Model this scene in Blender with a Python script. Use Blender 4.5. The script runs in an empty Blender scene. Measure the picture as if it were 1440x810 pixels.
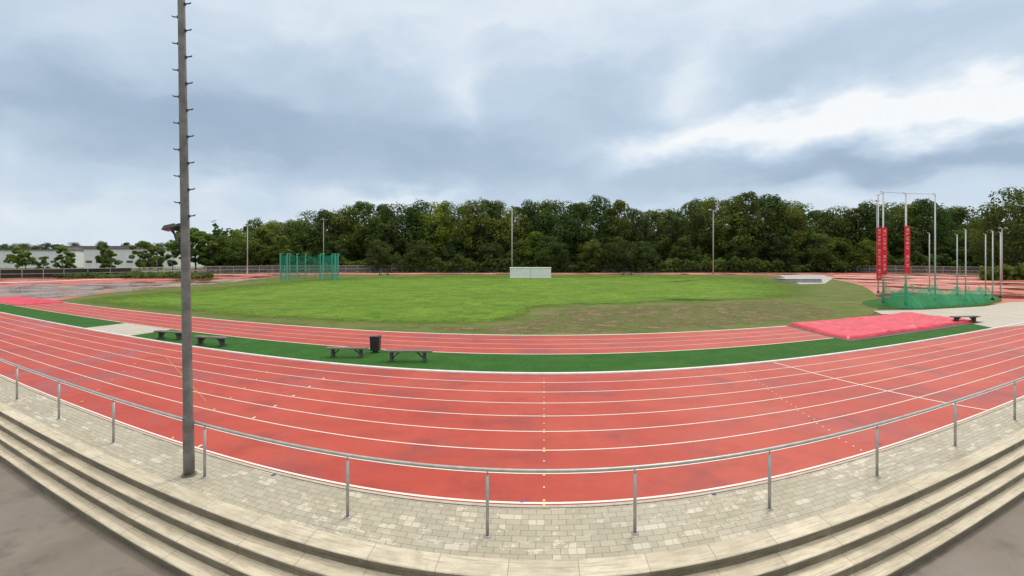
import bpy, math, random
from mathutils import Vector, Matrix, noise
from mathutils.geometry import tessellate_polygon
random.seed(7)
R = random.random
def U(a,b): return a+(b-a)*R()
HC=4.46; F=700.0; HV=360.0
# survey helpers -------------------------------------------------------------
def gp(u,v,z=0.0):
    d=F*(HC-z)/(v-HV)
    return Vector(((u-720)/F*d,d,z))
def at(u,d,z=0.0): return Vector(((u-720)/F*d,d,z))
def hgt(v,d): return (HV-v)*d/F+HC
def tp(L,D,z=0.0):
    """L metres along the home straight, D metres across it -> world"""
    th=math.atan2(L,D); d=math.hypot(L,D)
    s=(45+(715 if th<0 else 697)*th)/700.0
    return Vector((s*d,d,z))

scene=bpy.context.scene
COL=scene.collection
# ---------------------------------------------------------------- materials
def newmat(name):
    m=bpy.data.materials.new(name); m.use_nodes=True
    nt=m.node_tree; b=nt.nodes['Principled BSDF']
    return m,nt,b
def node(nt,t,**k):
    n=nt.nodes.new(t)
    for a,v in k.items(): setattr(n,a,v)
    return n
def mixc(nt,fac,a,b,bt='MIX'):
    n=nt.nodes.new('ShaderNodeMix'); n.data_type='RGBA'; n.blend_type=bt
    for sock,val in ((n.inputs[0],fac),(n.inputs[6],a),(n.inputs[7],b)):
        if isinstance(val,bpy.types.NodeSocket): nt.links.new(val,sock)
        elif isinstance(val,(int,float)): sock.default_value=val
        else: sock.default_value=(val[0],val[1],val[2],1)
    return n.outputs[2]
def mth(nt,op,a,b=None,c=None,clamp=False):
    n=nt.nodes.new('ShaderNodeMath'); n.operation=op; n.use_clamp=clamp
    for i,val in enumerate((a,b,c)):
        if val is None: continue
        if isinstance(val,bpy.types.NodeSocket): nt.links.new(val,n.inputs[i])
        else: n.inputs[i].default_value=val
    return n.outputs[0]
def nz(nt,vec,scale,detail=6,rough=.6,dist=0.0):
    n=nt.nodes.new('ShaderNodeTexNoise'); n.inputs['Scale'].default_value=scale
    n.inputs['Detail'].default_value=detail; n.inputs['Roughness'].default_value=rough
    n.inputs['Distortion'].default_value=dist
    nt.links.new(vec,n.inputs['Vector']); return n.outputs[0]
def mr(nt,val,a,b,c=0.0,d=1.0,smooth=True):
    n=nt.nodes.new('ShaderNodeMapRange')
    if smooth: n.interpolation_type='SMOOTHSTEP'
    nt.links.new(val,n.inputs[0])
    for i,x in enumerate((a,b,c,d)): n.inputs[i+1].default_value=x
    return n.outputs[0]
def scl(nt,vec,s):
    n=nt.nodes.new('ShaderNodeMapping'); n.inputs['Scale'].default_value=s
    nt.links.new(vec,n.inputs['Vector']); return n.outputs[0]
def bump(nt,b,h,strength,dist=.02):
    n=nt.nodes.new('ShaderNodeBump'); n.inputs['Strength'].default_value=strength
    n.inputs['Distance'].default_value=dist
    nt.links.new(h,n.inputs['Height']); nt.links.new(n.outputs[0],b.inputs['Normal'])
def simple(name,c1,c2=None,scale=3.0,rough=.7,metal=0.0,bmp=.0,bs=30.0,coord='Object',spec=.5):
    m,nt,b=newmat(name); tc=node(nt,'ShaderNodeTexCoord').outputs[coord]
    c2=c2 or tuple(x*.75 for x in c1)
    f=mr(nt,nz(nt,tc,scale),.3,.7)
    nt.links.new(mixc(nt,f,c1,c2),b.inputs['Base Color'])
    b.inputs['Roughness'].default_value=rough; b.inputs['Metallic'].default_value=metal
    b.inputs['Specular IOR Level'].default_value=spec
    if bmp: bump(nt,b,nz(nt,tc,bs,3),bmp)
    return m
def layered(name,layers,rough=.85,bmp=.3,bs=20.,bd=.02,spec=.3,wet=None,alpha=None):
    m,nt,b=newmat(name); tc=node(nt,'ShaderNodeTexCoord').outputs['Object']
    col=None
    for l in layers:
        if col is None: col=l; continue
        c,s,lo,hi,amt=l[:5]
        vec=scl(nt,tc,l[5]) if len(l)>5 else tc
        f=mth(nt,'MULTIPLY',mr(nt,nz(nt,vec,s,7,.65),lo,hi),amt)
        col=mixc(nt,f,col,c)
    b.inputs['Roughness'].default_value=rough
    if wet:
        s,lo,hi,dk,rg=wet
        f=mr(nt,nz(nt,tc,s,7,.6,.4),lo,hi)
        col=mixc(nt,mth(nt,'MULTIPLY',f,dk),col,mixc(nt,1.,col,(.5,.45,.45),'MULTIPLY'))
        nt.links.new(mth(nt,'SUBTRACT',rough,mth(nt,'MULTIPLY',f,rough-rg)),b.inputs['Roughness'])
    if alpha:
        s,lo,hi=alpha; nt.links.new(mr(nt,nz(nt,tc,s,8,.75),lo,hi),b.inputs['Alpha'])
    nt.links.new(col,b.inputs['Base Color'])
    b.inputs['Specular IOR Level'].default_value=spec
    bump(nt,b,nz(nt,tc,bs,4),bmp,bd)
    return m

RED=layered('track_red',[(.40,.041,.021),((.47,.075,.042),.22,.35,.7,.85),((.29,.026,.014),.7,.46,.70,.6),((.46,.078,.044),5.,.5,.75,.4),((.32,.03,.017),.25,.50,.70,.5,(.25,1.4,1)),((.53,.15,.09),70.,.56,.72,.45)],rough=.58,bmp=.3,bs=110,bd=.004,spec=.38,wet=(.35,.48,.66,.30,.34))
REDFAR=layered('track_red_far',[(.43,.085,.055),((.52,.16,.11),.15,.35,.7,.8),((.28,.065,.045),.4,.5,.75,.5)],rough=.65,bmp=.1,bs=30,wet=(.10,.46,.58,.55,.10),spec=.5)
TURF=layered('artificial_turf',[(.030,.115,.018),((.050,.155,.024),.9,.35,.7,.8),((.018,.070,.012),7.,.45,.7,.8),((.06,.17,.03),30.,.5,.75,.5)],bmp=.8,bs=60,bd=.03,spec=.12)
FIELD=layered('mown_field',[(.115,.155,.034),((.20,.185,.075),.20,.42,.68,.75),((.070,.120,.020),.45,.45,.65,.8),((.20,.145,.085),1.6,.50,.70,.65),((.06,.11,.02),9.,.45,.7,.6),((.24,.22,.11),3.,.58,.75,.5)],bmp=.6,bs=12,bd=.05,spec=.1)
WORN=layered('worn_field_strip',[(.20,.155,.085),((.27,.21,.125),.6,.4,.7,.8),((.11,.13,.04),1.2,.45,.65,.8),((.13,.10,.06),6.,.48,.7,.6)],bmp=.6,bs=10,bd=.05,spec=.1,alpha=(.7,.42,.60))
LUSH=layered('lush_grass',[(.135,.245,.024),((.20,.32,.035),.10,.38,.66,.85),((.075,.165,.018),.35,.46,.66,.8),((.080,.165,.018),1.8,.46,.66,.7,(1,.5,1)),((.24,.29,.08),1.1,.54,.72,.55),((.045,.105,.010),6.,.48,.66,.65),((.20,.20,.07),.06,.55,.7,.45),((.05,.12,.012),.9,.54,.64,.4,(.5,1.6,1))],bmp=1.,bs=6,bd=.15,spec=.1)
ROUGHG=layered('rough_ground',[(.09,.12,.04),((.15,.14,.07),.1,.4,.65,.7),((.05,.08,.02),.8,.4,.7,.6)],bmp=.5,bs=5,bd=.1,spec=.1)
DIRT=layered('bare_dirt',[(.27,.16,.12),((.38,.25,.19),.25,.4,.62,.9),((.13,.08,.06),.6,.48,.64,.9),((.10,.13,.04),1.1,.57,.7,.6)],rough=.7,bmp=.4,bs=6,bd=.05,spec=.6,wet=(.22,.46,.54,.7,.04))
CONC=layered('concrete_paving_grey',[(.44,.41,.355),((.52,.49,.43),.6,.4,.7,.8),((.28,.265,.23),4.,.45,.7,.5)],bmp=.2,bs=40,bd=.005)
ASPH=layered('asphalt',[(.18,.157,.132),((.24,.21,.178),.5,.35,.7,.8),((.115,.10,.085),1.1,.5,.7,.7),((.36,.325,.28),70.,.58,.7,.5),((.075,.066,.056),60.,.55,.7,.5)],rough=.78,bmp=.6,bs=110,bd=.006,spec=.3,wet=(.5,.48,.62,.3,.42))
WHITE=layered('white_line_paint',[(.80,.75,.68),((.62,.48,.42),3.,.5,.8,.5),((.60,.30,.23),30.,.56,.76,.5)],rough=.6,bmp=.05)
KERBW=simple('white_kerb',(.84,.83,.80),(.70,.69,.65),2.,.45)
BOXW=simple('container_white_paint',(.90,.89,.87),(.84,.83,.81),.8,.5)
YEL=simple('yellow_mark',(.70,.50,.12),None,8.)
BLUE=simple('blue_mark',(.08,.12,.4),None,8.)

def mat_pavers():
    W,H=.25,.165
    m,nt,b=newmat('concrete_pavers'); uv=node(nt,'ShaderNodeTexCoord').outputs['UV']
    br=node(nt,'ShaderNodeTexBrick'); nt.links.new(uv,br.inputs['Vector'])
    br.inputs['Scale'].default_value=1; br.inputs['Brick Width'].default_value=W; br.inputs['Row Height'].default_value=H
    br.inputs['Mortar Size'].default_value=.005; br.inputs['Mortar Smooth'].default_value=.3; br.offset=.5
    br.inputs['Color1'].default_value=(.365,.335,.255,1); br.inputs['Color2'].default_value=(.43,.395,.305,1)
    br.inputs['Mortar'].default_value=(.17,.15,.105,1)
    sx=node(nt,'ShaderNodeSeparateXYZ'); nt.links.new(uv,sx.inputs[0])
    row=mth(nt,'FLOOR',mth(nt,'DIVIDE',sx.outputs[1],H))
    off=mth(nt,'MULTIPLY',mth(nt,'MODULO',row,2.),W/2)
    cx=mth(nt,'FLOOR',mth(nt,'DIVIDE',mth(nt,'ADD',sx.outputs[0],off),W))
    cb=node(nt,'ShaderNodeCombineXYZ'); nt.links.new(cx,cb.inputs[0]); nt.links.new(row,cb.inputs[1])
    wn=node(nt,'ShaderNodeTexWhiteNoise'); wn.noise_dimensions='2D'; nt.links.new(cb.outputs[0],wn.inputs['Vector'])
    patch=mr(nt,nz(nt,uv,1.1,5,.6),.48,.64)
    pale=mth(nt,'MULTIPLY',mth(nt,'GREATER_THAN',mth(nt,'ADD',wn.outputs[0],mth(nt,'MULTIPLY',patch,.26)),.985),.6)
    c=mixc(nt,pale,br.outputs[0],(.66,.61,.50))
    # dried pale patches that ignore the joints
    pn=mth(nt,'ADD',nz(nt,scl(nt,uv,(1,1.6,1)),3.5,8,.7),mth(nt,'MULTIPLY',nz(nt,uv,.5,3),.4))
    c=mixc(nt,mth(nt,'MULTIPLY',mr(nt,pn,.775,.83),.7),c,(.66,.61,.50))
    c=mixc(nt,mth(nt,'MULTIPLY',mr(nt,nz(nt,uv,.7,6,.7,.5),.50,.68),.4),c,(.265,.245,.18))
    c=mixc(nt,mth(nt,'MULTIPLY',br.outputs[1],.7),c,(.19,.17,.12))
    c=mixc(nt,mth(nt,'MULTIPLY',mr(nt,nz(nt,uv,45,4,.7),.5,.7),.3),c,(.23,.215,.165))
    nt.links.new(c,b.inputs['Base Color'])
    nt.links.new(mr(nt,nz(nt,uv,.9,4),.4,.65,.5,.8),b.inputs['Roughness'])
    h=mth(nt,'SUBTRACT',nz(nt,uv,30,3),mth(nt,'MULTIPLY',br.outputs[1],1.5))
    bump(nt,b,h,.5,.01); return m
PAV=mat_pavers()
def mat_step(name,base,dark,stain):
    m,nt,b=newmat(name); uv=node(nt,'ShaderNodeTexCoord').outputs['UV']
    sx=node(nt,'ShaderNodeSeparateXYZ'); nt.links.new(uv,sx.inputs[0])
    fr=mth(nt,'FRACT',sx.outputs[0]); j=mth(nt,'LESS_THAN',mth(nt,'ABSOLUTE',mth(nt,'SUBTRACT',fr,.5)),.006)
    n1=mr(nt,nz(nt,uv,2.2,8,.7),.38,.68)
    c=mixc(nt,n1,base,dark)
    wn=node(nt,'ShaderNodeTexWhiteNoise'); wn.noise_dimensions='1D'
    nt.links.new(mth(nt,'FLOOR',mth(nt,'ADD',sx.outputs[0],.5)),wn.inputs['W'])
    c=mixc(nt,mth(nt,'MULTIPLY',wn.outputs[0],.35),c,stain)
    sv=scl(nt,uv,(1.2,12.,1.))
    c=mixc(nt,mth(nt,'MULTIPLY',mr(nt,nz(nt,sv,1.4,7,.7),.46,.64),.65),c,stain)
    blot=mr(nt,nz(nt,uv,.9,7,.7,.5),.50,.64)
    c=mixc(nt,mth(nt,'MULTIPLY',blot,.45),c,stain)
    c=mixc(nt,mth(nt,'MULTIPLY',mr(nt,nz(nt,uv,60,3,.7),.5,.7),.35),c,dark)
    c=mixc(nt,mth(nt,'MULTIPLY',j,.6),c,(.13,.115,.08))
    nt.links.new(c,b.inputs['Base Color']); b.inputs['Roughness'].default_value=.75
    bump(nt,b,nz(nt,uv,40,4),.3,.006); return m
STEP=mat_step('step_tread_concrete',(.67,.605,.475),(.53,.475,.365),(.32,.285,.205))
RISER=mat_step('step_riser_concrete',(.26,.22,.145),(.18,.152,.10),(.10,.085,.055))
GALV=simple('galvanised_steel',(.50,.49,.46),(.38,.375,.35),5.,.42,.5)
MASTM=simple('mast_grey_steel',(.25,.24,.215),(.135,.128,.115),3.5,.6,.2,.3)
DARKM=simple('dark_painted_metal',(.035,.033,.032),(.06,.055,.05),5.,.5)
POLEW=simple('light_pole_aluminium',(.66,.66,.64),(.54,.54,.52),2.,.45,.15)
POLEG=simple('light_mast_grey',(.52,.52,.50),(.42,.42,.40),2.,.5,.1)
WOOD=simple('weathered_plank',(.12,.105,.085),(.20,.18,.15),6.,.7,0,.3)
LEGM=simple('bench_leg_concrete',(.06,.057,.05),(.10,.095,.085),6.,.8)
BIN=simple('black_bin_plastic',(.018,.018,.02),(.03,.03,.03),6.,.4)
PINK=layered('pink_red_cover',[(.60,.022,.055),((.68,.045,.085),.6,.4,.7,.8),((.38,.013,.030),1.2,.50,.68,.7),((.30,.01,.025),.5,.56,.66,.5,(1,3,1))],rough=.45,bmp=.9,bs=1.4,bd=.10,spec=.35)
BANNER=simple('red_banner_cloth',(.78,.012,.03),(.68,.01,.025),3.,.6)
WALLW=simple('white_panel',(.86,.85,.82),(.76,.75,.72),.6,.6)
WALLG=simple('grey_cladding',(.42,.38,.34),(.34,.30,.27),.4,.7)
ROOFM=simple('dark_roof_edge',(.16,.14,.13),(.2,.18,.17),1.,.7)
GLASS=simple('dark_window_glass',(.05,.06,.07),(.10,.11,.12),1.,.2)
GREENM=simple('green_cage_metal',(.10,.50,.36),(.07,.38,.27),3.,.5)
FENCEM=simple('fence_metal_grey',(.46,.46,.43),(.34,.34,.32),1.,.55,.1)
DARKF=simple('dark_green_windbreak',(.022,.032,.020),(.04,.05,.032),.6,.85)
BARK=simple('tree_bark',(.06,.048,.035),(.03,.025,.02),4.,.9,0,.5,12)
MATG=simple('grey_mat_cover',(.40,.39,.37),(.30,.29,.28),.8,.7)
SAND=simple('dark_pit_border',(.07,.06,.05),(.12,.10,.085),3.,.8)
def mat_net(name,c,a,st=(3.,3.,.25),dv=.22):
    m,nt,b=newmat(name); tc=node(nt,'ShaderNodeTexCoord').outputs['Object']
    b.inputs['Base Color'].default_value=(*c,1); b.inputs['Roughness'].default_value=.8
    f=mr(nt,nz(nt,scl(nt,tc,st),1.2,4,.7),.32,.68,a-dv,a+dv)
    nt.links.new(f,b.inputs['Alpha']); return m
NET=mat_net('green_netting',(.015,.36,.18),.50,(3,3,.25),.28)
NETF=mat_net('cage_netting',(.02,.30,.20),.32,(1.5,1.5,.15),.2)
WIRE=mat_net('fence_wire_mesh',(.24,.245,.22),.42,(1,1,1),.08)
def mat_leaf():
    m,nt,b=newmat('foliage_leaves')
    at_=node(nt,'ShaderNodeAttribute'); at_.attribute_name='tint'
    oi=node(nt,'ShaderNodeObjectInfo')
    ramp=node(nt,'ShaderNodeValToRGB'); nt.links.new(oi.outputs['Random'],ramp.inputs[0])
    e=ramp.color_ramp.elements; e[0].color=(.062,.108,.030,1); e[1].color=(.135,.170,.036,1)
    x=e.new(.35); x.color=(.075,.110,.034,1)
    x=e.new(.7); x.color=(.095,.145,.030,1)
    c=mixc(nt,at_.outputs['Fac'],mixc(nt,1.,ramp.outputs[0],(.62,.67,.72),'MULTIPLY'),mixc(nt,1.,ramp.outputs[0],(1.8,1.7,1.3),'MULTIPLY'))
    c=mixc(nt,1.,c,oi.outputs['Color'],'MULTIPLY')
    nt.links.new(c,b.inputs['Base Color']); b.inputs['Roughness'].default_value=.7
    b.inputs['Specular IOR Level'].default_value=.12
    tr=node(nt,'ShaderNodeBsdfTranslucent'); nt.links.new(c,tr.inputs[0])
    ms=node(nt,'ShaderNodeMixShader'); ms.inputs[0].default_value=.35
    out=[n for n in nt.nodes if n.type=='OUTPUT_MATERIAL'][0]
    nt.links.new(b.outputs[0],ms.inputs[1]); nt.links.new(tr.outputs[0],ms.inputs[2]); nt.links.new(ms.outputs[0],out.inputs[0])
    return m
LEAF=mat_leaf()

# ---------------------------------------------------------------- mesh tools
class MB:
    def __init__(s): s.v=[]; s.f=[]; s.mi=[]
    def add(s,vs,fs,mi=0):
        o=len(s.v); s.v+= [tuple(x) for x in vs]; s.f+=[tuple(i+o for i in f) for f in fs]; s.mi+=[mi]*len(fs)
    def box(s,c,size,rot=0.0,mi=0,M=None,taper=1.0):
        x,y,z=[k/2 for k in size]; vs=[]
        for dz in (-1,1):
            t=1 if dz<0 else taper
            for dx,dy in ((-1,-1),(1,-1),(1,1),(-1,1)):
                p=Vector((dx*x*t,dy*y*t,dz*z))
                p=(M@p) if M else Matrix.Rotation(rot,3,'Z')@p
                vs.append(p+Vector(c))
        s.add(vs,[(3,2,1,0),(4,5,6,7),(0,1,5,4),(1,2,6,5),(2,3,7,6),(3,0,4,7)],mi)
    def tube(s,pts,rad,n=8,mi=0,caps=True):
        pts=[Vector(p) for p in pts]; rs=rad if isinstance(rad,(list,tuple)) else [rad]*len(pts)
        vs=[];fs=[]
        for i,p in enumerate(pts):
            d=(pts[min(i+1,len(pts)-1)]-pts[max(i-1,0)]).normalized()
            up=Vector((0,0,1)) if abs(d.z)<.9 else Vector((1,0,0))
            a=d.cross(up).normalized(); b=d.cross(a)
            for k in range(n):
                t=2*math.pi*k/n; vs.append(p+(a*math.cos(t)+b*math.sin(t))*rs[i])
        for i in range(len(pts)-1):
            for k in range(n):
                fs.append((i*n+k,i*n+(k+1)%n,(i+1)*n+(k+1)%n,(i+1)*n+k))
        if caps: fs.append(tuple(range(n))[::-1]); fs.append(tuple((len(pts)-1)*n+k for k in range(n)))
        s.add(vs,fs,mi)
    def build(s,name,mats,smooth=False):
        me=bpy.data.meshes.new(name); me.from_pydata(s.v,[],s.f)
        for m in (mats if isinstance(mats,(list,tuple)) else [mats]): me.materials.append(m)
        me.polygons.foreach_set('material_index',s.mi)
        if smooth: me.polygons.foreach_set('use_smooth',[True]*len(s.f))
        me.update(); return me
def ob(name,me,parent=None,loc=None,label=None,cat=None,group=None,kind=None,rot=None):
    o=bpy.data.objects.new(name,me); COL.objects.link(o)
    if loc is not None: o.location=loc
    if rot is not None: o.rotation_euler=(0,0,rot)
    if parent: o.parent=parent
    if label: o['label']=label
    if cat: o['category']=cat
    if group: o['group']=group
    if kind: o['kind']=kind
    return o
def ribbon(name,rows,uvs,mat,kind='structure',label=None,cat=None,parent=None,smooth=False):
    v=[];uvl=[];f=[]; nr=len(rows[0])
    for r,uu in zip(rows,uvs): v+= [tuple(p) for p in r]; uvl+=uu
    for i in range(len(rows)-1):
        for j in range(nr-1):
            a=i*nr+j; f.append((a,a+nr,a+nr+1,a+1))
    me=bpy.data.meshes.new(name); me.from_pydata(v,[],f); me.materials.append(mat)
    ul=me.uv_layers.new(name='UVMap')
    for l in me.loops: ul.data[l.index].uv=uvl[l.vertex_index]
    if smooth: me.polygons.foreach_set('use_smooth',[True]*len(f))
    me.update()
    if me.polygons[0].normal.z<-.1: me.flip_normals()
    return ob(name,me,parent,kind=kind,label=label,cat=cat)
def strip(name,D0,D1,z,mat,th0=-1.3,th1=1.3,nc=180,nrw=4,**k):
    rows=[];uvs=[]
    for i in range(nc+1):
        th=th0+(th1-th0)*i/nc; r=[];q=[]
        for j in range(nrw+1):
            D=D0+(D1-D0)*j/nrw; L=D*math.tan(th); r.append(tp(L,D,z)); q.append((L,D))
        rows.append(r);uvs.append(q)
    return ribbon(name,rows,uvs,mat,**k)
def rect(name,L0,L1,D0,D1,z,mat,nl=60,nd=6,**k):
    rows=[];uvs=[]
    for i in range(nl+1):
        L=L0+(L1-L0)*i/nl
        rows.append([tp(L,D0+(D1-D0)*j/nd,z) for j in range(nd+1)])
        uvs.append([(L,D0+(D1-D0)*j/nd) for j in range(nd+1)])
    return ribbon(name,rows,uvs,mat,**k)
def catmull(pts,n=6):
    out=[];N=len(pts)
    for i in range(N):
        p0,p1,p2,p3=[Vector(pts[(i+k-1)%N]) for k in range(4)]
        for t in range(n):
            t/=n; out.append(tuple(.5*((2*p1)+(-p0+p2)*t+(2*p0-5*p1+4*p2-p3)*t*t+(-p0+3*p1-3*p2+p3)*t**3)))
    return out
def sheet(name,px,z,mat,smooth=True,rag=0.0,kind='structure'):
    pts=catmull(px,8) if smooth else px
    w=[]
    for k,(u,v) in enumerate(pts):
        if rag: v+=noise.noise(Vector((u*.05,v*.05,3)))*rag; u+=noise.noise(Vector((u*.04,v*.05,9)))*rag*4
        w.append(gp(u,max(v,362),0)+Vector((0,0,z)))
    tri=tessellate_polygon([[Vector((p.x,p.y,0)) for p in w]])
    me=bpy.data.meshes.new(name); me.from_pydata([tuple(p) for p in w],[],[tuple(t) for t in tri]); me.materials.append(mat)
    me.update()
    if sum(p.normal.z for p in me.polygons)<0: me.flip_normals()
    return ob(name,me,kind=kind)

# ---------------------------------------------------------------- world
w=bpy.data.worlds.new('World'); scene.world=w; w.use_nodes=True
nt=w.node_tree; bg=nt.nodes['Background']
sky=node(nt,'ShaderNodeTexSky'); sky.sky_type='NISHITA'; sky.sun_disc=False
SE=math.radians(52); SAZ=math.radians(35)
sky.sun_elevation=SE; sky.sun_rotation=SAZ
tc=node(nt,'ShaderNodeTexCoord').outputs['Generated']
nrm=node(nt,'ShaderNodeVectorMath',operation='NORMALIZE'); nt.links.new(tc,nrm.inputs[0])
sx=node(nt,'ShaderNodeSeparateXYZ'); nt.links.new(nrm.outputs[0],sx.inputs[0])
az=mth(nt,'ARCTAN2',sx.outputs[0],sx.outputs[1]); el=mth(nt,'ARCSINE',sx.outputs[2])
n1=nz(nt,nrm.outputs[0],4.,5,.5); n2=nz(nt,scl(nt,nrm.outputs[0],(1,1,2.)),8.,5,.5)
azd=mth(nt,'ADD',az,mth(nt,'MULTIPLY',mth(nt,'SUBTRACT',n1,.5),.32))
eld=mth(nt,'ADD',el,mth(nt,'MULTIPLY',mth(nt,'SUBTRACT',n2,.5),.12))
ramp=node(nt,'ShaderNodeValToRGB'); nt.links.new(mth(nt,'MULTIPLY',eld,2.0),ramp.inputs[0])
es=ramp.color_ramp.elements
es[0].position=0; es[0].color=(.78,)*3+(1,)
es[1].position=1; es[1].color=(.76,)*3+(1,)
for p,c in ((.12,.68),(.26,.50),(.44,.43),(.62,.54),(.80,.69)):
    x=es.new(p); x.color=(c,c,c,1)
val=ramp.outputs[0]
cv=node(nt,'ShaderNodeCombineXYZ')
nt.links.new(azd,cv.inputs[0]); nt.links.new(mth(nt,'MULTIPLY',eld,2.4),cv.inputs[1])
fb=nz(nt,cv.outputs[0],2.4,6,.45,.3); fb2=nz(nt,cv.outputs[0],9.,5,.5)
val=mth(nt,'ADD',val,mth(nt,'MULTIPLY',mth(nt,'SUBTRACT',fb,.5),.50))
val=mth(nt,'ADD',val,mth(nt,'MULTIPLY',mth(nt,'SUBTRACT',fb2,.5),.20))
for (u,v,su,sv,a) in ((1215,153,120,30,.72),(1395,152,100,30,.62),(930,205,115,20,.50),(985,125,55,40,.38),(1070,180,90,26,.42),
    (670,140,28,55,.20),(560,278,80,14,.34),(300,262,50,26,.2),(120,40,170,50,.08),(720,30,220,50,.08),(20,205,45,35,.18),
    (220,165,240,42,-.18),(1150,52,260,30,-.12),(660,215,170,34,-.12),(1250,232,260,20,-.26),(1150,290,220,26,.08),(80,290,160,22,.06),(1030,20,60,30,.1)):
    s=(u-720)/F; a0=math.atan(s); ca=math.cos(a0); e0=math.atan((HV-v)/F*ca)
    dx=mth(nt,'DIVIDE',mth(nt,'SUBTRACT',azd,a0),su/F*ca*ca); dy=mth(nt,'DIVIDE',mth(nt,'SUBTRACT',eld,e0),sv/F*ca)
    r2=mth(nt,'ADD',mth(nt,'MULTIPLY',dx,dx),mth(nt,'MULTIPLY',dy,dy))
    g=mth(nt,'EXPONENT',mth(nt,'MULTIPLY',r2,-.8))
    val=mth(nt,'ADD',val,mth(nt,'MULTIPLY',g,a))
cr=node(nt,'ShaderNodeValToRGB'); nt.links.new(val,cr.inputs[0])
e=cr.color_ramp.elements; e[0].position=.0; e[0].color=(.30,.40,.53,1); e[1].position=1.0; e[1].color=(.95,.97,.985,1)
for p,c in ((.33,(.395,.505,.645)),(.58,(.55,.665,.80)),(.80,(.74,.825,.91))):
    x=e.new(p); x.color=(*c,1)
cloud=mixc(nt,1.,cr.outputs[0],(10,10,10),'MULTIPLY')
cc=mixc(nt,.06,cloud,sky.outputs[0])
zb=mr(nt,el,.52,1.3,0,1.0)
cc=mixc(nt,zb,cc,(20.5,18.4,15.6))
nt.links.new(cc,bg.inputs[0]); bg.inputs[1].default_value=.1
sd=bpy.data.lights.new('sun','SUN'); sd.energy=1.5; sd.angle=math.radians(14); sd.color=(1,.93,.81)
so=bpy.data.objects.new('sun',sd); COL.objects.link(so)
dirv=Vector((math.sin(SAZ)*math.cos(SE),math.cos(SAZ)*math.cos(SE),math.sin(SE)))
so.rotation_euler=dirv.to_track_quat('Z','Y').to_euler()
# ---------------------------------------------------------------- camera
cd=bpy.data.cameras.new('camera'); cam=bpy.data.objects.new('camera',cd); COL.objects.link(cam)
cam.location=(0,0,HC); cam.rotation_euler=(math.radians(90),0,0)
cd.sensor_width=36; cd.lens=17.5; cd.shift_y=-45/1440; cd.clip_end=12000; cd.clip_start=.05
scene.camera=cam
scene.view_settings.view_transform='Standard'; scene.view_settings.look='None'; scene.view_settings.exposure=0

# ---------------------------------------------------------------- ground
v=[];f=[]
N=120
for i in range(N+1):
    th=-1.3+2.6*i/N; a=tp((7.3)*math.tan(th),7.3,-.012); s=a.x/a.y
    for y in (a.y,60,300,4000):
        v.append((s*y,y,-.012))
for i in range(N):
    for j in range(3):
        a=i*4+j; f.append((a,a+4,a+5,a+1))
l0=len(v); a=v[0]; b=v[N*4]
v+= [(-9000,a[1],-.012),(-9000,4000,-.012),(9000,b[1],-.012),(9000,4000,-.012)]
f.append((0,1,2,3,l0+1,l0)); f.append((N*4+3,N*4+2,N*4+1,N*4,l0+2,l0+3))
me=bpy.data.meshes.new('ground'); me.from_pydata(v,[],f); me.materials.append(ROUGHG); me.update()
ob('ground',me,kind='structure')
mb=MB(); mb.add([(-9000,-400,-.6),(9000,-400,-.6),(9000,26,-.6),(-9000,26,-.6)],[(0,1,2,3)])
ob('asphalt_ground',mb.build('asphalt_ground',ASPH),kind='structure')

strip('paving',7.3,8.82,.0,PAV,nc=260,nrw=6)
strip('kerbstone_edge',8.80,8.885,.012,CONC,nc=220,nrw=1)
strip('running_track',8.86,18.74,.004,RED,nc=260,nrw=16)
steps=bpy.data.objects.new('concrete_steps',None); COL.objects.link(steps)
steps['label']='weathered pale beige concrete terrace steps beside the paving'; steps['category']='steps'
def stepprof(name,Do,Di,z,h):
    nc=240; o=[-1.3+2.6*i/nc for i in range(nc+1)]
    rows=[[tp(D*math.tan(t),D,z) for D in (Do,Do+.012,Do+.16,Di)] for t in o]
    for r in rows: r[0]=r[0]+Vector((0,0,-.012))
    uvs=[[(D*math.tan(t),D) for D in (Do,Do+.012,Do+.16,Di)] for t in o]
    ribbon(name,rows,uvs,STEP,kind=None,parent=steps)
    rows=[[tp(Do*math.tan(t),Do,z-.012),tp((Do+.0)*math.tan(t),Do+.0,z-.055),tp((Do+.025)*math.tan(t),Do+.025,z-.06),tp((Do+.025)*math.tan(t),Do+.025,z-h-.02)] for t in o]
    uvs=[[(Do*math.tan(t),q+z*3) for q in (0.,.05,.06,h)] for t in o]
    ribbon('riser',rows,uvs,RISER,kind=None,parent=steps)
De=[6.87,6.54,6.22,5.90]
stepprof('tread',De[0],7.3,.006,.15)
for k in range(1,4): stepprof('tread',De[k],De[k-1]+.03,-.15*k,.15)

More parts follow.
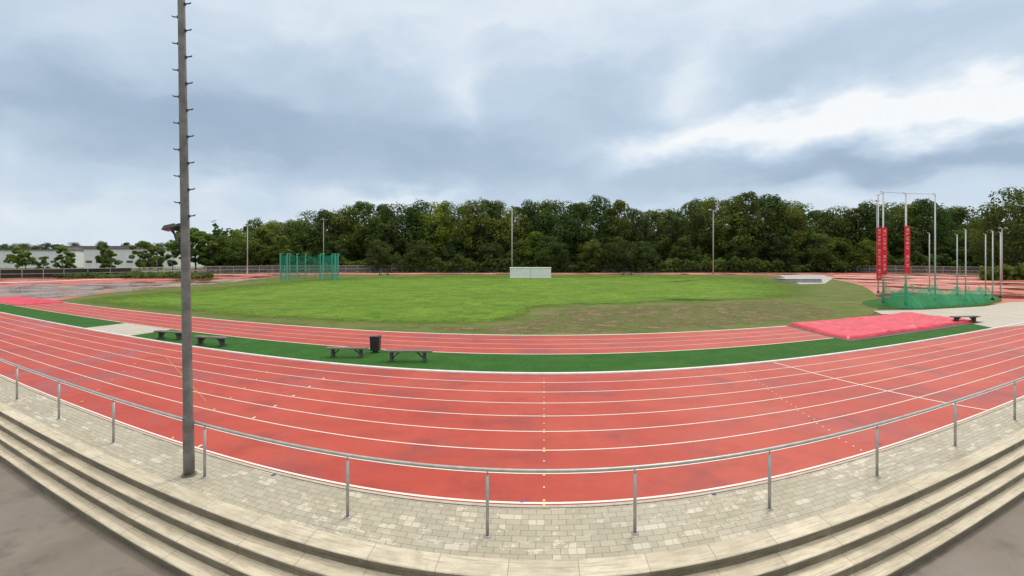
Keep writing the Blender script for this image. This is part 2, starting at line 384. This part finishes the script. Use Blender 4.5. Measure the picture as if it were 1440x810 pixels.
LW=.046
for k in range(0,8):
    D=8.97+k*1.22
    strip('lane_line',D-LW/2*(1.5 if k==0 else 1),D+LW/2*(1.5 if k==0 else 1),.009,WHITE,nc=240,nrw=1)
def tline(name,L0,D0,L1,D1,wd,mat,z=.0135):
    n=14; a=Vector((L0,D0)); b=Vector((L1,D1)); d=(b-a).normalized(); p=Vector((-d.y,d.x))*wd/2
    rows=[];uv=[]
    for i in range(n+1):
        c=a+(b-a)*i/n; rows.append([tp(*(c-p),z),tp(*(c+p),z)]); uv.append([(0,i),(1,i)])
    ribbon(name,rows,uv,mat)
tline('start_line',9.3,18.6,11.2,8.97,.05,WHITE)
for k in range(0,9):
    D=8.97+k*1.22
    if k<8:
        tline('lane_mark',0,D+.045,0,D+.13,.05,YEL); tline('lane_mark',0,D-.045,0,D-.12,.045,YEL)
        tline('lane_mark',0,D+.58,0,D+.64,.025,WHITE)
        for q in range(4):
            tline('lane_mark',6.8+.11*k,D+.15+q*.3,6.82+.11*k,D+.21+q*.3,.026,WHITE)
    if k<7:
        tline('lane_mark',-7.3-.05*k,D+.05,-7.3-.05*k,D+.2,.045,WHITE)
        tline('lane_mark',-8.1-.3*k,D+.05,-8.15-.3*k,D+.16,.05,YEL)
        tline('lane_mark',-12-.7*k,D+.3,-12.-.7*k,D+.45,.045,YEL)
tline('stagger_line',-15.2,16.4,-9.4,12.0,.018,YEL)
for (u,vv) in ((385,668),(735,706),(1004,695),(1236,625)):
    p=gp(u,vv); mb=MB(); mb.box((p.x,p.y,.0135),(.09,.05,.004),.4); ob('blue_mark',mb.build('blue_mark',BLUE),kind='structure')
rows=[];uvs=[]
for i in range(241):
    th=-1.28+2.56*i/240
    pr=((18.66,.004),(18.66,.055),(18.68,.07),(18.80,.07),(18.82,.055),(18.82,.004))
    rows.append([tp(D*math.tan(th),D,z) for D,z in pr]); uvs.append([(D*math.tan(th),D) for D,z in pr])
ribbon('track_kerb',rows,uvs,KERBW)
strip('artificial_grass',18.78,22.55,.004,TURF,th0=-1.25,th1=math.atan2(27.5,20.5),nc=200,nrw=4)
rect('concrete_path',-24.2,-20.2,18.85,22.45,.010,CONC)
rect('jump_runway',-75,15.6,22.5,28.0,.008,RED,nl=300)
for D,wd in ((22.56,.09),(23.85,.045),(25.1,.045),(26.4,.045),(27.95,.17)):
    rect('runway_line',-75,14.9,D-wd/2,D+wd/2,.014,WHITE if D<27 else KERBW,nl=300,nd=1)
tline('runway_line',15.0,27.9,15.0,22.5,.07,WHITE,z=.018)

bot=[]
for i in range(30):
    u=60+(1130-60)*i/29; th=(u-765)/(715 if u<765 else 697)
    bot.append((u,360+111.3*math.cos(th)))
fld=bot+[(1180,452),(1222,444),(1236,432),(1232,416),(1212,402),(1170,393),(1110,388),(1000,386.4),(720,385.8),(480,386.6),(385,389),(300,398),(210,406.5),(135,414),(85,422)]
sheet('infield_ground',fld,.012,FIELD,smooth=True)
lush=[(120,424),(170,417),(250,410),(330,403),(420,395),(520,390.5),(720,388.2),(900,388),(1010,389),(1080,394),(1122,405),(1118,416),(1060,421),(960,423),(880,427),(800,429),(752,434),(735,444),(690,453),(600,455),(500,453),(380,447),(260,438),(170,431)]
def lush_sheet():
    pts=catmull(lush,10); c=(620,418)
    rings=[(1.08,0.0),(1.03,.22),(.98,.45),(.92,.70),(.82,.95),(.7,1.1),(.3,1.1),(0.02,1.1)]
    v=[];f=[];A=[];n=len(pts)
    for s,a in rings:
        for (u,w_) in pts:
            uu=c[0]+(u-c[0])*s; vv=c[1]+(w_-c[1])*s
            vv+=noise.noise(Vector((uu*.05,vv*.1,3)))*2.2*(1 if s>.8 else 0)
            v.append(tuple(gp(uu,max(vv,386),0)+Vector((0,0,.026)))); A.append(a)
    for i in range(len(rings)-1):
        for k in range(n):
            f.append((i*n+k,i*n+(k+1)%n,(i+1)*n+(k+1)%n,(i+1)*n+k))
    me=bpy.data.meshes.new('lush_grass_ground'); me.from_pydata(v,[],f); me.materials.append(LUSH); me.update()
    if sum(p.normal.z for p in me.polygons)<0: me.flip_normals()
    at_=me.attributes.new('cover','FLOAT','POINT'); at_.data.foreach_set('value',A)
    nt=LUSH.node_tree; b=nt.nodes['Principled BSDF']
    an=node(nt,'ShaderNodeAttribute'); an.attribute_name='cover'
    tc=node(nt,'ShaderNodeTexCoord').outputs['Object']
    nn=nz(nt,tc,1.6,8,.8)
    nt.links.new(mr(nt,mth(nt,'ADD',an.outputs['Fac'],mth(nt,'MULTIPLY',mth(nt,'SUBTRACT',nn,.5),2.2)),.1,.95),b.inputs['Alpha'])
    ob('lush_grass_ground',me,kind='structure')
lush_sheet()
sheet('worn_ground_strip',[(560,460),(700,459),(760,446),(800,434),(900,430),(1000,427),(1080,424),(1150,430),(1180,440),(1130,450),(1040,457),(940,463),(820,467),(680,467)],.019,WORN,rag=2)
redl=[(-260,424),(-100,425),(0,427),(75,431),(84,423),(133,415),(208,407.5),(298,399.5),(383,390),(600,387.2),(1000,387.6),(1110,389),(1172,394),(1216,404),(1238,420),(1300,426),(1500,430),(1700,432),(1700,393),(1440,388),(1300,385),(1172,383),(1000,383.2),(720,383),(400,383.6),(185,387),(0,391),(-260,396)]
sheet('far_running_track',redl,.006,REDFAR,smooth=False)
dirt=[(-100,404),(0,403),(60,402),(120,400),(200,398),(260,395),(330,392),(380,391),(300,399),(215,406),(140,412),(90,418),(30,420),(-100,421)]
sheet('bare_dirt_ground',dirt,.016,DIRT,rag=2)
sheet('far_track_line',[(185,388.2),(400,384.7),(720,384.1),(1172,384.4),(1172,384.7),(720,384.4),(400,385.0),(185,388.6)],.02,WHITE,smooth=False)
sheet('far_track_line',[(-100,399.5),(0,397.5),(185,391.2),(300,388.6),(300,388.9),(185,391.6),(0,398.2),(-100,400.2)],.02,WHITE,smooth=False)
for off in (0,4.5,10):
    sheet('far_track_line',[(1172,387+off*.6),(1300,389+off),(1440,392+off*1.3),(1600,396+off*1.3),(1600,396.5+off*1.3),(1440,392.4+off*1.3),(1300,389.4+off),(1172,387.3+off*.6)],.02,WHITE,smooth=False)
sheet('cage_turf',[(1215,424),(1262,417),(1330,414),(1395,417),(1408,424),(1375,430),(1300,434),(1240,434),(1218,430)],.022,TURF)
sheet('concrete_apron',[(1228,437),(1300,436),(1385,431),(1420,425),(1600,424),(1700,452),(1440,458),(1400,462),(1350,452),(1300,443),(1240,442)],.014,CONC,smooth=False)
sheet('concrete_apron',[(1095,387),(1155,386.5),(1172,391),(1160,399),(1125,400)],.030,MATG,smooth=False)
def cover(L0,L1,D0,D1,h,lab):
    rows=[];uvs=[];nl=90;nd=50
    for i in range(nl+1):
        L=L0+(L1-L0)*i/nl; r=[];q=[]
        for j in range(nd+1):
            D=D0+(D1-D0)*j/nd
            e=min(i,nl-i,j,nd-j)
            ridge=max(0,1-4*abs(noise.noise(Vector((L*.5+D*.3,D*.4,2)))))**2
            ridge2=max(0,1-5*abs(noise.noise(Vector((L*.9-D*.2,D*.5,8)))))**2
            wr=.08*ridge+.05*ridge2+.07*noise.noise(Vector((L*.35,D*.35,5)))
            z=.028 if e==0 else h*min(1,.85+e*.1)+wr*min(1,e*.25)
            k=max(0,1-e/6)
            r.append(tp(L+k*.22*noise.noise(Vector((L*.5,D*.5,3))),D+k*.22*noise.noise(Vector((L*.5,D*.5,6))),z)); q.append((L,D))
        rows.append(r);uvs.append(q)
    ribbon('pit_cover',rows,uvs,PINK,kind=None,label=lab,cat='sandpit cover',smooth=True)
rect('pit_border',14.95,26.05,21.15,28.5,.020,SAND)
cover(15.2,25.6,21.6,28.3,.17,'wrinkled bright pink-red tarpaulin over a jumping pit')
cover(-46,-38.6,22.5,28.0,.08,'pink-red tarpaulin cover at the runway end')

# ---------------------------------------------------------------- railing
rail=bpy.data.objects.new('railing',None); COL.objects.link(rail)
rail['label']='long galvanised steel handrail standing on grey pavers'; rail['category']='railing'
RD=7.87; RH=1.06
mb=MB(); mb.tube([tp(L*.25,RD,RH) for L in range(-96,97)],.03,10)
ob('rail',mb.build('rail',GALV,True),rail)
mb=MB(); mb.tube([(0,0,0),(0,0,RH-.09)],.027,10); mb.tube([(0,0,RH-.09),(0,0,RH-.02)],.012,8); mb.tube([(0,0,0),(0,0,.012)],.06,12)
pm=mb.build('post',GALV,True)
for L in (-20.5,-18.1,-15.7,-13.3,-11.1,-8.9,-6.2,-3.2,-.88,1.46,3.85,6.26,8.6,11.0,13.4,15.8,18.2,20.6):
    ob('post',pm,rail,loc=tp(L,RD,0))

# ---------------------------------------------------------------- near mast
b0=gp(266,668); mast=bpy.data.objects.new('light_mast',None); COL.objects.link(mast); mast.location=b0
mast['label']='tall weathered grey steel mast with climbing pegs beside the railing'; mast['category']='light mast'
lean=Vector((-.0165,0,1))
mb=MB(); zs=[0,.5,1.15,1.2,3,6,9,12,14.5]; rr=[.104,.103,.102,.092,.088,.079,.070,.058,.048]
mb.tube([lean*z for z in zs],rr,16); ob('pole',mb.build('pole',MASTM,True),mast)
mb=MB(); mb.tube([(0,0,0),(0,0,.03)],.14,16); ob('base_plate',mb.build('base_plate',MASTM),mast,loc=(0,0,0))
mb=MB(); mb.tube([(0,0,0),(.17,0,.012),(.20,0,.03)],.013,6); mb.box((.02,0,0),(.04,.05,.05))
pegm=mb.build('climbing_peg',DARKM)
z=5.0;k=0
while z<11.5:
    p=lean*z; r=.084-(z-5)*.004
    o=ob('climbing_peg',pegm,mast,loc=p+Vector(((r-.01) if k%2 else -(r-.01),0,0)))
    o.rotation_euler=(0,0,0 if k%2 else math.pi); o.scale=(.7,1,1)
    z+=.27;k+=1
lm=ob('lamp',None,mast,loc=lean*5.0)
mb=MB(); mb.tube([(-.06,0,-.38),(-.17,0,-.26),(-.24,0,-.02)],.018,8); mb.tube([(-.06,0,-.05),(-.3,0,.03)],.022,8); mb.tube([(-.06,0,-.3),(-.28,0,-.02)],.015,8)
ob('bracket',mb.build('bracket',DARKM,True),lm)
mb=MB(); mb.box((0,0,0),(.30,.20,.085),taper=.7); mb.box((.18,0,-.005),(.08,.10,.06))
hd=ob('lamp_head',mb.build('lamp_head',DARKM),lm,loc=(-.28,0,.05)); hd.rotation_euler=(-.15,-.22,0)
mb=MB(); mb.box((0,0,-.05),(.23,.15,.012)); o=ob('lamp_glass',mb.build('lamp_glass',GLASS),lm,loc=(-.28,0,.05)); o.rotation_euler=(-.15,-.22,0)

# ---------------------------------------------------------------- benches, bin
mb=MB()
for y in (-.13,0,.13): mb.box((0,y,.42),(2.0,.115,.055))
seatm=mb.build('seat',WOOD)
mb=MB()
mb.box((0,0,.03),(.12,.46,.06)); mb.box((0,0,.21),(.10,.26,.32),taper=.9); mb.box((0,0,.375),(.12,.42,.04))
mb.box((.18,0,.25),(.42,.05,.05),M=Matrix.Rotation(-.75,3,'Y'))
legm=mb.build('leg',LEGM)
def bench(p,rot,s=1.0,lab='low dark wooden bench on artificial grass'):
    t=ob('bench',None,None,loc=p,label=lab,cat='bench',group='benches around the track',rot=rot); t.scale=(s,s,s)
    ob('seat',seatm,t)
    a=ob('leg',legm,t,loc=(-.68,0,0)); b=ob('leg',legm,t,loc=(.68,0,0)); b.rotation_euler=(0,0,math.pi)
for (u,vv,ro,s,lab) in ((239,477,-.30,.95,'low dark wooden bench on artificial grass'),(297,486,-.28,1.0,'low dark wooden bench on artificial grass'),(488,502,-.05,.92,'low dark bench beside a black litter bin'),(574,508,-.02,1.03,'low dark bench beside a black litter bin'),
    (1357,454,.15,1.0,'low bench on pale paving by the throwing cage'),(540,387.5,0,1.4,'small distant bench on the far track'),(882,387,0,1.5,'small distant bench on the far track')):
    bench(gp(u,vv)+Vector((0,0,.005)),ro,s,lab)
t=ob('litter_bin',None,None,loc=gp(528,495.5)+Vector((0,0,.005)),label='black rectangular litter bin standing between two benches',cat='litter bin')
mb=MB(); mb.box((0,0,.40),(.40,.34,.60),taper=1.08); mb.box((0,0,.05),(.2,.2,.1)); ob('body',mb.build('body',BIN),t)
mb=MB(); mb.box((0,0,.725),(.45,.40,.05)); mb.box((0,.16,.68),(.42,.05,.08)); ob('lid',mb.build('lid',BIN),t)

# ---------------------------------------------------------------- hammer cage (far, green)
cp=gp(433,394); t=ob('throwing_cage',None,None,loc=cp,label='green netted throwing cage on the far infield edge',cat='throwing cage')
mb=MB(); mb.tube([(0,0,0),(0,0,4.9)],.11,8); mb.tube([(0,0,4.85),(.25,.35,4.9)],.05,6); mb.box((0,0,.1),(.4,.4,.2)); pc=mb.build('post',GREENM)
ring=[(-5.0,-2.2),(-4.6,.8),(-2.6,3.2),(0,3.9),(2.6,3.2),(4.6,.8),(5.1,-2.2),(3.2,-3.0),(-3.4,-3.0),(-1.6,-2.9)]
for x,y in ring: ob('post',pc,t,loc=(x,y+2,0))
rr_=[(-3.4,-3.0)]+ring[:7]+[(3.2,-3.0)]
fine=[]
for i in range(len(rr_)-1):
    for q in range(5):
        a=Vector(rr_[i]);b=Vector(rr_[i+1]);c=a+(b-a)*q/5; sag=math.sin(math.pi*q/5); fine.append((c,sag))
fine.append((Vector(rr_[-1]),0))
rows=[[Vector((c.x,c.y+2,z-.25*s*(1 if z>4 else 0))) for z in (.1,1.7,3.3,4.75)] for c,s in fine]
ribbon('net',rows,[[(0,0)]*4 for _ in rows],NETF,kind=None,parent=t)

# ---------------------------------------------------------------- discus cage (right)
def cagepost(u,d,vt,name='cage_post',r=.055):
    H=hgt(vt,d); o=ob(name,None,None,loc=at(u,d),label='tall pale aluminium post of the throwing cage',cat='cage post',group='posts of the throwing cage')
    mb=MB(); mb.tube([(0,0,0),(0,0,H)],[r,r*.8],8); ob('pole',mb.build('pole',POLEW,True),o)
    mb=MB(); mb.tube([(0,0,0),(0,0,.25)],.13,10); ob('foot',mb.build('foot',DARKM),o)
    mb=MB(); mb.tube([(0,0,H),(-.35,-.1,H+.08)],.03,6); ob('bracket',mb.build('bracket',POLEW),o)
    return o,H
o1,h1=cagepost(1235,60,275,r=.08); o2,h2=cagepost(1242,47,270,r=.08); o3,h3=cagepost(1274,44.8,272,r=.085); o4,h4=cagepost(1315,50,273,r=.075)
for u,d,vt in ((1307,62,328),(1346,56,330),(1358,49,323),(1386,55,330),(1396,50,325),(1407,53,327)): cagepost(u,d,vt,r=.06)
mb=MB()
for a,b,ha,hb in ((at(1242,47),at(1274,44.8),h2,h3),(at(1274,44.8),at(1315,50),h3,h4),(at(1235,60),at(1242,47),h1,h2)):
    mb.tube([a+Vector((0,0,ha)),b+Vector((0,0,hb))],.03,6)
ob('top_frame',mb.build('top_frame',POLEW),None,label='thin top wire frame joining the tall cage posts',cat='cage frame')
def banner(o,d,v0,v1,wd):
    z0,z1=hgt(v1,d),hgt(v0,d)
    b=ob('banner',None,None,loc=o.location+Vector((0,-.14,0)),label='vertical red banner with white lettering on a cage post',cat='banner',group='red banners on cage posts')
    mb=MB(); mb.box((0,0,(z0+z1)/2),(wd,.1,z1-z0)); ob('cloth',mb.build('cloth',BANNER),b)
    z=z1-.35; k=0
    while z>z0+.3:
        k+=1; w_=wd*.42; h_=.18
        if k%6!=0:
            path=[(w_/2,h_/2),(-w_/2,h_/2),(-w_/2,-h_/2)]+([(w_/2,-h_/2)] if k%2 else [])+([(w_/2,0),(-w_/4,0)] if k%3==1 else [])
            mb=MB(); mb.tube([(x,-.056,z+y) for x,y in path],.024,4); ob('letter',mb.build('letter',KERBW),b)
        z-=.40
banner(o1,60,320,394,.55); banner(o2,47,320,386,.46); banner(o3,44.8,318,384,.44)
def drape(pk,lean_,lab):
    rows=[]
    for i in range(len(pk)-1):
        for q in range(8):
            tq=q/8; u=pk[i][0]+(pk[i+1][0]-pk[i][0])*tq; vf=pk[i][1]+(pk[i+1][1]-pk[i][1])*tq
            sg=math.sin(math.pi*tq)**.7
            vt=pk[i][2]+(pk[i+1][2]-pk[i][2])*tq+sg*pk[i][3]
            g=gp(u,vf); h=max(.3,(vf-vt)*g.y/F)
            rows.append([g+Vector((0,-(1-zz)*lean_+.2*math.sin(u*.8)*(1-zz),h*zz+.03)) for zz in (0,.2,.4,.6,.8,1)])
    ribbon('green_net',rows,[[(0,0)]*6 for _ in rows],NET,kind=None,label=lab,cat='safety net',smooth=True)
drape([(1232,428,402,12),(1245,431,396,16),(1274,434,394,20),(1294,432,399,12),(1315,430,395,18),(1346,428,398,14),(1362,427,402,10),(1377,424,399,8),(1388,420,403,5),(1389,419,403,0)],.8,'lowered green safety net draped around the throwing circle')
drape([(1250,418,404,6),(1282,417,399,8),(1307,415,398,8),(1346,414,402,6),(1380,415,403,0),(1381,415,403,0)],.5,'lowered green safety net along the cage back')

# mats / boxes
p=gp(746,391); t=ob('storage_container',None,None,loc=p+Vector((0,1.2,0)),label='long plain white storage container on the far infield edge',cat='container')
mb=MB(); mb.box((0,0,1.05),(8.3,2.4,1.9)); ob('body',mb.build('body',BOXW),t)
mb=MB(); mb.box((0,0,2.06),(8.5,2.6,.12)); mb.box((0,0,.05),(8.4,2.5,.1)); ob('frame',mb.build('frame',BOXW),t)
mb=MB(); mb.box((0,-1.215,1.05),(.05,.03,1.85)); ob('door',mb.build('door',WALLG),t)
t=ob('high_jump_mat',None,None,loc=gp(1136,398)+Vector((0,3,0)),label='grey covered landing mat on the far track bend',cat='landing mat')
mb=MB(); mb.box((0,0,.3),(6.0,4.0,.55),taper=.97); ob('cushion',mb.build('cushion',MATG),t)
mb=MB(); mb.box((0,0,.60),(6.1,4.1,.05)); ob('cover',mb.build('cover',MATG),t)

# ---------------------------------------------------------------- light poles
def lightpole(u,d,vt,heads=2,r=.11,sc=1.0):
    H=hgt(vt,d); o=ob('light_pole',None,None,loc=at(u,d),label='slim grey floodlight pole rising before the trees',cat='light pole',group='floodlight poles around the track')
    mb=MB(); mb.tube([(0,0,0),(0,0,H)],[r*1.3,r*.75],8); ob('pole',mb.build('pole',POLEG,True),o)
    mb=MB(); w_=.9*sc; mb.tube([(-w_,0,H),(w_,0,H)],.05,6); ob('crossarm',mb.build('crossarm',POLEG),o)
    for x in ([-w_,w_] if heads==2 else [0]):
        mb=MB(); mb.box((x,-.2,H+.12),(.55*sc,.5,.22),M=Matrix.Rotation(.5,3,'X')); ob('lamp_head',mb.build('lamp_head',MASTM),o)
lightpole(348,122,316,1); lightpole(455,128,309,1,.09); lightpole(720,112,291,1,.13); lightpole(1003,122,296,2,.13,1.0)
lightpole(1233,118,283,1,.08)
lightpole(1409,88,322,2,.09,.6)

# ---------------------------------------------------------------- fence
fpx=[(-160,395),(0,393),(90,391.5),(185,389),(290,385.6),(400,384),(520,383.4),(640,383),(760,383),(880,383),(1000,383),(1100,382.8),(1172,382.5),(1260,384.5),(1350,386.5),(1440,388.5),(1600,392)]
mb=MB(); mb.tube([(0,0,0),(0,0,1.95)],.065,6); fpost=mb.build('post',FENCEM)
for i in range(len(fpx)-1):
    a=gp(*fpx[i]); b=gp(*fpx[i+1]); dark=fpx[i+1][0]<=185
    L=(b-a).length; n=max(2,int(L/2.8)); dd=(b-a)
    lab='dark green windbreak fence along the far perimeter' if dark else 'grey wire mesh perimeter fence before the trees'
    t=ob('perimeter_fence',None,None,loc=a,label=lab,cat='fence',group='perimeter fence sections')
    mb=MB(); H=1.9
    mb.add([(0,.03,.1),(dd.x,dd.y+.03,.1),(dd.x,dd.y+.03,H-.05),(0,.03,H-.05)],[(0,1,2,3)])
    ob('mesh_panel',mb.build('mesh_panel',DARKF if dark else WIRE),t)
    mb=MB()
    for z in (.15,1.0,H): mb.tube([Vector((0,0,z)),Vector((dd.x,dd.y,z))],.055,5)
    ob('rail',mb.build('rail',FENCEM),t)
    for k in range(n):
        ob('post',fpost,t,loc=dd*(k/n))

# ---------------------------------------------------------------- buildings (left)
def building(u0,u1,d,vt,label,wall,nw,fl_=1):
    a=at(u0,d); b=at(u1,d); H=hgt(vt,d); W=b.x-a.x
    t=ob('building',None,None,loc=((a.x+b.x)/2,d+8,0),label=label,cat='building')
    mb=MB(); mb.box((0,0,H/2),(W,16,H)); ob('wall',mb.build('wall',wall),t)
    mb=MB(); mb.box((0,0,H+.15),(W+.6,16.6,.4)); ob('roof',mb.build('roof',ROOFM),t)
    wm=MB(); wm.box((0,0,0),(1,.12,.8)); wm=wm.build('window',GLASS)
    for fl in range(fl_):
        for k in range(nw):
            x=-W/2+W*(k+.5)/nw
            o=ob('window',wm,t,loc=(x,-8.03,H*(.36 if fl==0 else .78))); o.scale=(W/nw*.6,1,.9)
building(-90,95,185,352,'long low white warehouse behind small trees',WALLW,14)
building(80,190,205,347,'grey flat-roofed hall behind the warehouse',WALLG,6)
building(118,247,172,350,'white low warehouse with flat roof',WALLW,9)
building(1392,1500,200,352,'distant low house glimpsed between trees',WALLG,6)

# ---------------------------------------------------------------- trees
def crownmesh(seed,H,Rr,low,nc=60,nl=95,ls=.5):
    rnd=random.Random(seed); V=[];Fc=[];T=[]
    cz=(H+low)/2; hz=(H-low)/2
    cl=[]
    for k in range(nc):
        while True:
            x,y,z=rnd.uniform(-1,1),rnd.uniform(-1,1),rnd.uniform(-1,1)
            q=x*x+y*y+z*z
            if .15<q<1 : break
        wz=1.0-.25*max(0,z)
        cr=rnd.uniform(.18,.36)*Rr
        c=Vector((x*Rr*.88*wz,y*Rr*.88*wz,cz+z*(hz-cr*.6))); cl.append((c,cr,rnd.random()))
    for c,cr,tn in cl:
        for k in range(nl):
            d=Vector((rnd.gauss(0,1),rnd.gauss(0,1),rnd.gauss(.25,1))).normalized()
            p=c+Vector((d.x,d.y,d.z*.8))*cr*(rnd.uniform(.7,1.10))
            nrm=(d+Vector((rnd.gauss(0,.2),rnd.gauss(0,.2),rnd.gauss(.4,.2)))).normalized()
            a=nrm.orthogonal().normalized(); a.rotate(Matrix.Rotation(rnd.uniform(0,6.28),3,nrm)); b=nrm.cross(a)
            s=ls*rnd.uniform(.5,1.15)
            o=len(V); V+= [p-a*s*.5-b*s*.35,p+a*s*.5-b*s*.28,p+a*s*.38+b*s*.4,p-a*s*.42+b*s*.36]
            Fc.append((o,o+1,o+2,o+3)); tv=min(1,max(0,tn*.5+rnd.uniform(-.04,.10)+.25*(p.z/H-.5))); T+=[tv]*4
    me=bpy.data.meshes.new('crown'); me.from_pydata([tuple(p) for p in V],[],Fc); me.materials.append(LEAF)
    at_=me.attributes.new('tint','FLOAT','POINT'); at_.data.foreach_set('value',T); me.update(); return me
def trunkmesh(seed,H,low,r=.35):
    rnd=random.Random(seed); mb=MB(); top=H*.72
    pts=[(0,0,-.1),(rnd.uniform(-.1,.1),0,low*.8+1),(rnd.uniform(-.4,.4),rnd.uniform(-.3,.3),top*.6),(rnd.uniform(-.6,.6),0,top)]
    mb.tube(pts,[r*1.3,r,r*.6,r*.2],8)
    for k in range(7):
        a=rnd.uniform(0,6.28); z0=low+1+(top-low)*rnd.uniform(.05,.6); l=H*.2
        mb.tube([(0,0,z0),(math.cos(a)*l*.5,math.sin(a)*l*.5,z0+l*.45),(math.cos(a)*l,math.sin(a)*l,z0+l*.7)],[r*.4,r*.25,r*.08],6)
    return mb.build('trunk',BARK,True)
TT=[]
for i,(h,r_,lo) in enumerate(((20,6.4,.8),(20,7.2,1.2),(20,6.0,.6),(20,7.8,1.0),(20,5.6,1.2),(20,6.8,.6))):
    TT.append((trunkmesh(i,h,lo),crownmesh(i+10,h,r_,lo)))
ST=[(trunkmesh(20,20,3,.3),crownmesh(31,20,4.6,2.5,26,80,1.0)),(trunkmesh(21,20,4,.3),crownmesh(32,20,6.0,3.0,22,80,1.1)),(trunkmesh(22,20,2,.3),crownmesh(33,20,5.0,1.5,18,90,1.1)),(trunkmesh(23,20,5,.3),crownmesh(34,20,7.0,5.,24,80,1.1))]
def tree(lib,p,H,wide,label,group,col=(1,1,1)):
    k=random.randrange(len(lib)); tr,cm=lib[k]
    t=ob('tree',None,None,loc=p,label=label,cat='tree',group=group,rot=U(0,6.28)); s=H/20; t.scale=(s*wide,s*wide,s)
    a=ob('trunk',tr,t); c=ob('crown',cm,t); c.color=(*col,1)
tops=[(322,330),(345,316),(375,307),(405,312),(440,298),(480,290),(520,284),(560,289),(600,284),(640,283),(680,277),(720,288),(760,276),(800,284),(850,276),(900,290),(940,287),(980,279),(1020,275),(1060,271),(1095,275),(1130,285),(1160,293),(1200,290),(1240,285),(1290,277),(1340,285),(1372,300),(1385,318)]
def topv(u):
    if u<=tops[0][0]: return tops[0][1]
    for a,b in zip(tops,tops[1:]):
        if u<=b[0]: return a[1]+(b[1]-a[1])*(u-a[0])/(b[0]-a[0])
    return tops[-1][1]
LB='dense broadleaf tree in the wood behind the track'
u=330
while u<1385:
    d=U(141,150); v_=topv(u)+U(-7,2); H=hgt(v_,d)
    g=U(.9,1.3); c=(g*U(.9,1.2),g,g*.95); lab=LB
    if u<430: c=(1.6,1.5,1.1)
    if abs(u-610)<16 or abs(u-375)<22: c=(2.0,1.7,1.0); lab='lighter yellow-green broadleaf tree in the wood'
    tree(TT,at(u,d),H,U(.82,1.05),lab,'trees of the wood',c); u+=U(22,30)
u=350
while u<1385:
    d=U(156,166); H=hgt(topv(u)+U(-3,8),d); tree(TT,at(u,d),H,U(.95,1.2),LB,'trees of the wood',(.85,.9,.9)); u+=U(34,46)
for u,vt,c in ((318,330,(1.5,1.5,1.2)),(300,333,(1.5,1.5,1.2)),(345,326,(1.8,1.6,1.1)),(372,318,(1.9,1.7,1.1)),(395,330,(1.6,1.5,1.1)),(425,325,(1.3,1.3,1)),(470,335,(1.0,1.1,1)),(535,335,(1,1,1)),(590,335,(1,1,1)),(640,330,(.9,1,1)),(690,338,(1,1,1)),(735,334,(1.2,1.2,1)),(752,322,(1.6,1.6,1.1)),(775,330,(1.2,1.2,1)),(830,335,(1,1,1)),(870,330,(.9,.9,1)),(905,337,(1,1,1)),(960,332,(.9,1,1)),(1040,335,(1,1,1)),(1100,330,(1,1,1)),(1150,325,(1.1,1.1,1)),(1180,330,(1,1.1,1)),(1225,335,(1.2,1.2,1)),(1270,330,(1,1,1)),(1338,330,(1.1,1.1,1)),(1360,318,(1.3,1.3,1))):
    d=U(133,139); tree(TT,at(u,d),hgt(vt,d),1.35,'lower light green tree at the wood edge','trees of the wood',c)
for u,vt,d in ((1428,258,104),(1466,252,108),(1402,290,118),(1500,262,110)):
    tree(TT,at(u,d),hgt(vt,d),.95,'tall dark tree standing apart by the fence','tall trees by the fence',(1.0,.95,.9))
for u,vt,d,wd in ((24,345,122,1.1),(36,352,116,1.0),(88,343,126,1.0),(99,350,118,1.2),(147,340,118,1.0),(153,350,122,1.2),(196,334,116,1.1),(209,341,118,1.2),(222,346,122,1.2),(262,322,130,1.1),(275,318,134,1.2),(292,326,132,1.2),(243,344,150,1.2),(-30,340,150,1.5),(60,358,120,1.4)):
    tree(ST,at(u,d),hgt(vt,d),wd,'young green tree in front of low buildings','young trees by the buildings',(1.35,1.4,1.1))
for k in range(24):
    u=-40+k*13+U(-4,4); d=U(230,260); tree(TT,at(u,d),hgt(U(338,350),d),1.3,'distant tree behind the low buildings','distant trees',(1,1,1.1))
def scrub(name,u0,u1,d0,d1,h,n,label,ls=.8,tl=0.4):
    V=[];Fc=[];T=[]; rnd=random.Random(5)
    for k in range(n):
        u=rnd.uniform(u0,u1); d=rnd.uniform(d0,d1)
        hh=h*(.65+.5*noise.noise(Vector((u*.035,d*.1,1)))+.25*noise.noise(Vector((u*.11,d*.1,4))))
        p=at(u,d)+Vector((0,0,hh*rnd.random()**.7)); nrm=Vector((rnd.gauss(0,.4),rnd.gauss(-.5,.4),rnd.gauss(.8,.4))).normalized()
        a=nrm.orthogonal().normalized(); b=nrm.cross(a); s=ls*rnd.uniform(.5,1.2); o=len(V)
        V+=[p-a*s*.5-b*s*.4,p+a*s*.5-b*s*.3,p+a*s*.4+b*s*.4,p-a*s*.4+b*s*.35]; Fc.append((o,o+1,o+2,o+3))
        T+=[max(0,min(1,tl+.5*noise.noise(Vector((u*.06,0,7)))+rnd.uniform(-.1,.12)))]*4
    me=bpy.data.meshes.new(name); me.from_pydata([tuple(p) for p in V],[],Fc); me.materials.append(LEAF)
    a_=me.attributes.new('tint','FLOAT','POINT'); a_.data.foreach_set('value',T); me.update()
    return ob(name,me,kind='stuff',label=label,cat='undergrowth')
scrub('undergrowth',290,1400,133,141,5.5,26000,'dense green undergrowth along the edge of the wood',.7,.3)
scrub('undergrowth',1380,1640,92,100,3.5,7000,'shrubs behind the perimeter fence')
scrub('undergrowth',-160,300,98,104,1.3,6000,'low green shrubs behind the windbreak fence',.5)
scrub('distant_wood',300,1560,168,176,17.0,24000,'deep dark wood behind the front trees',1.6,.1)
print('done')
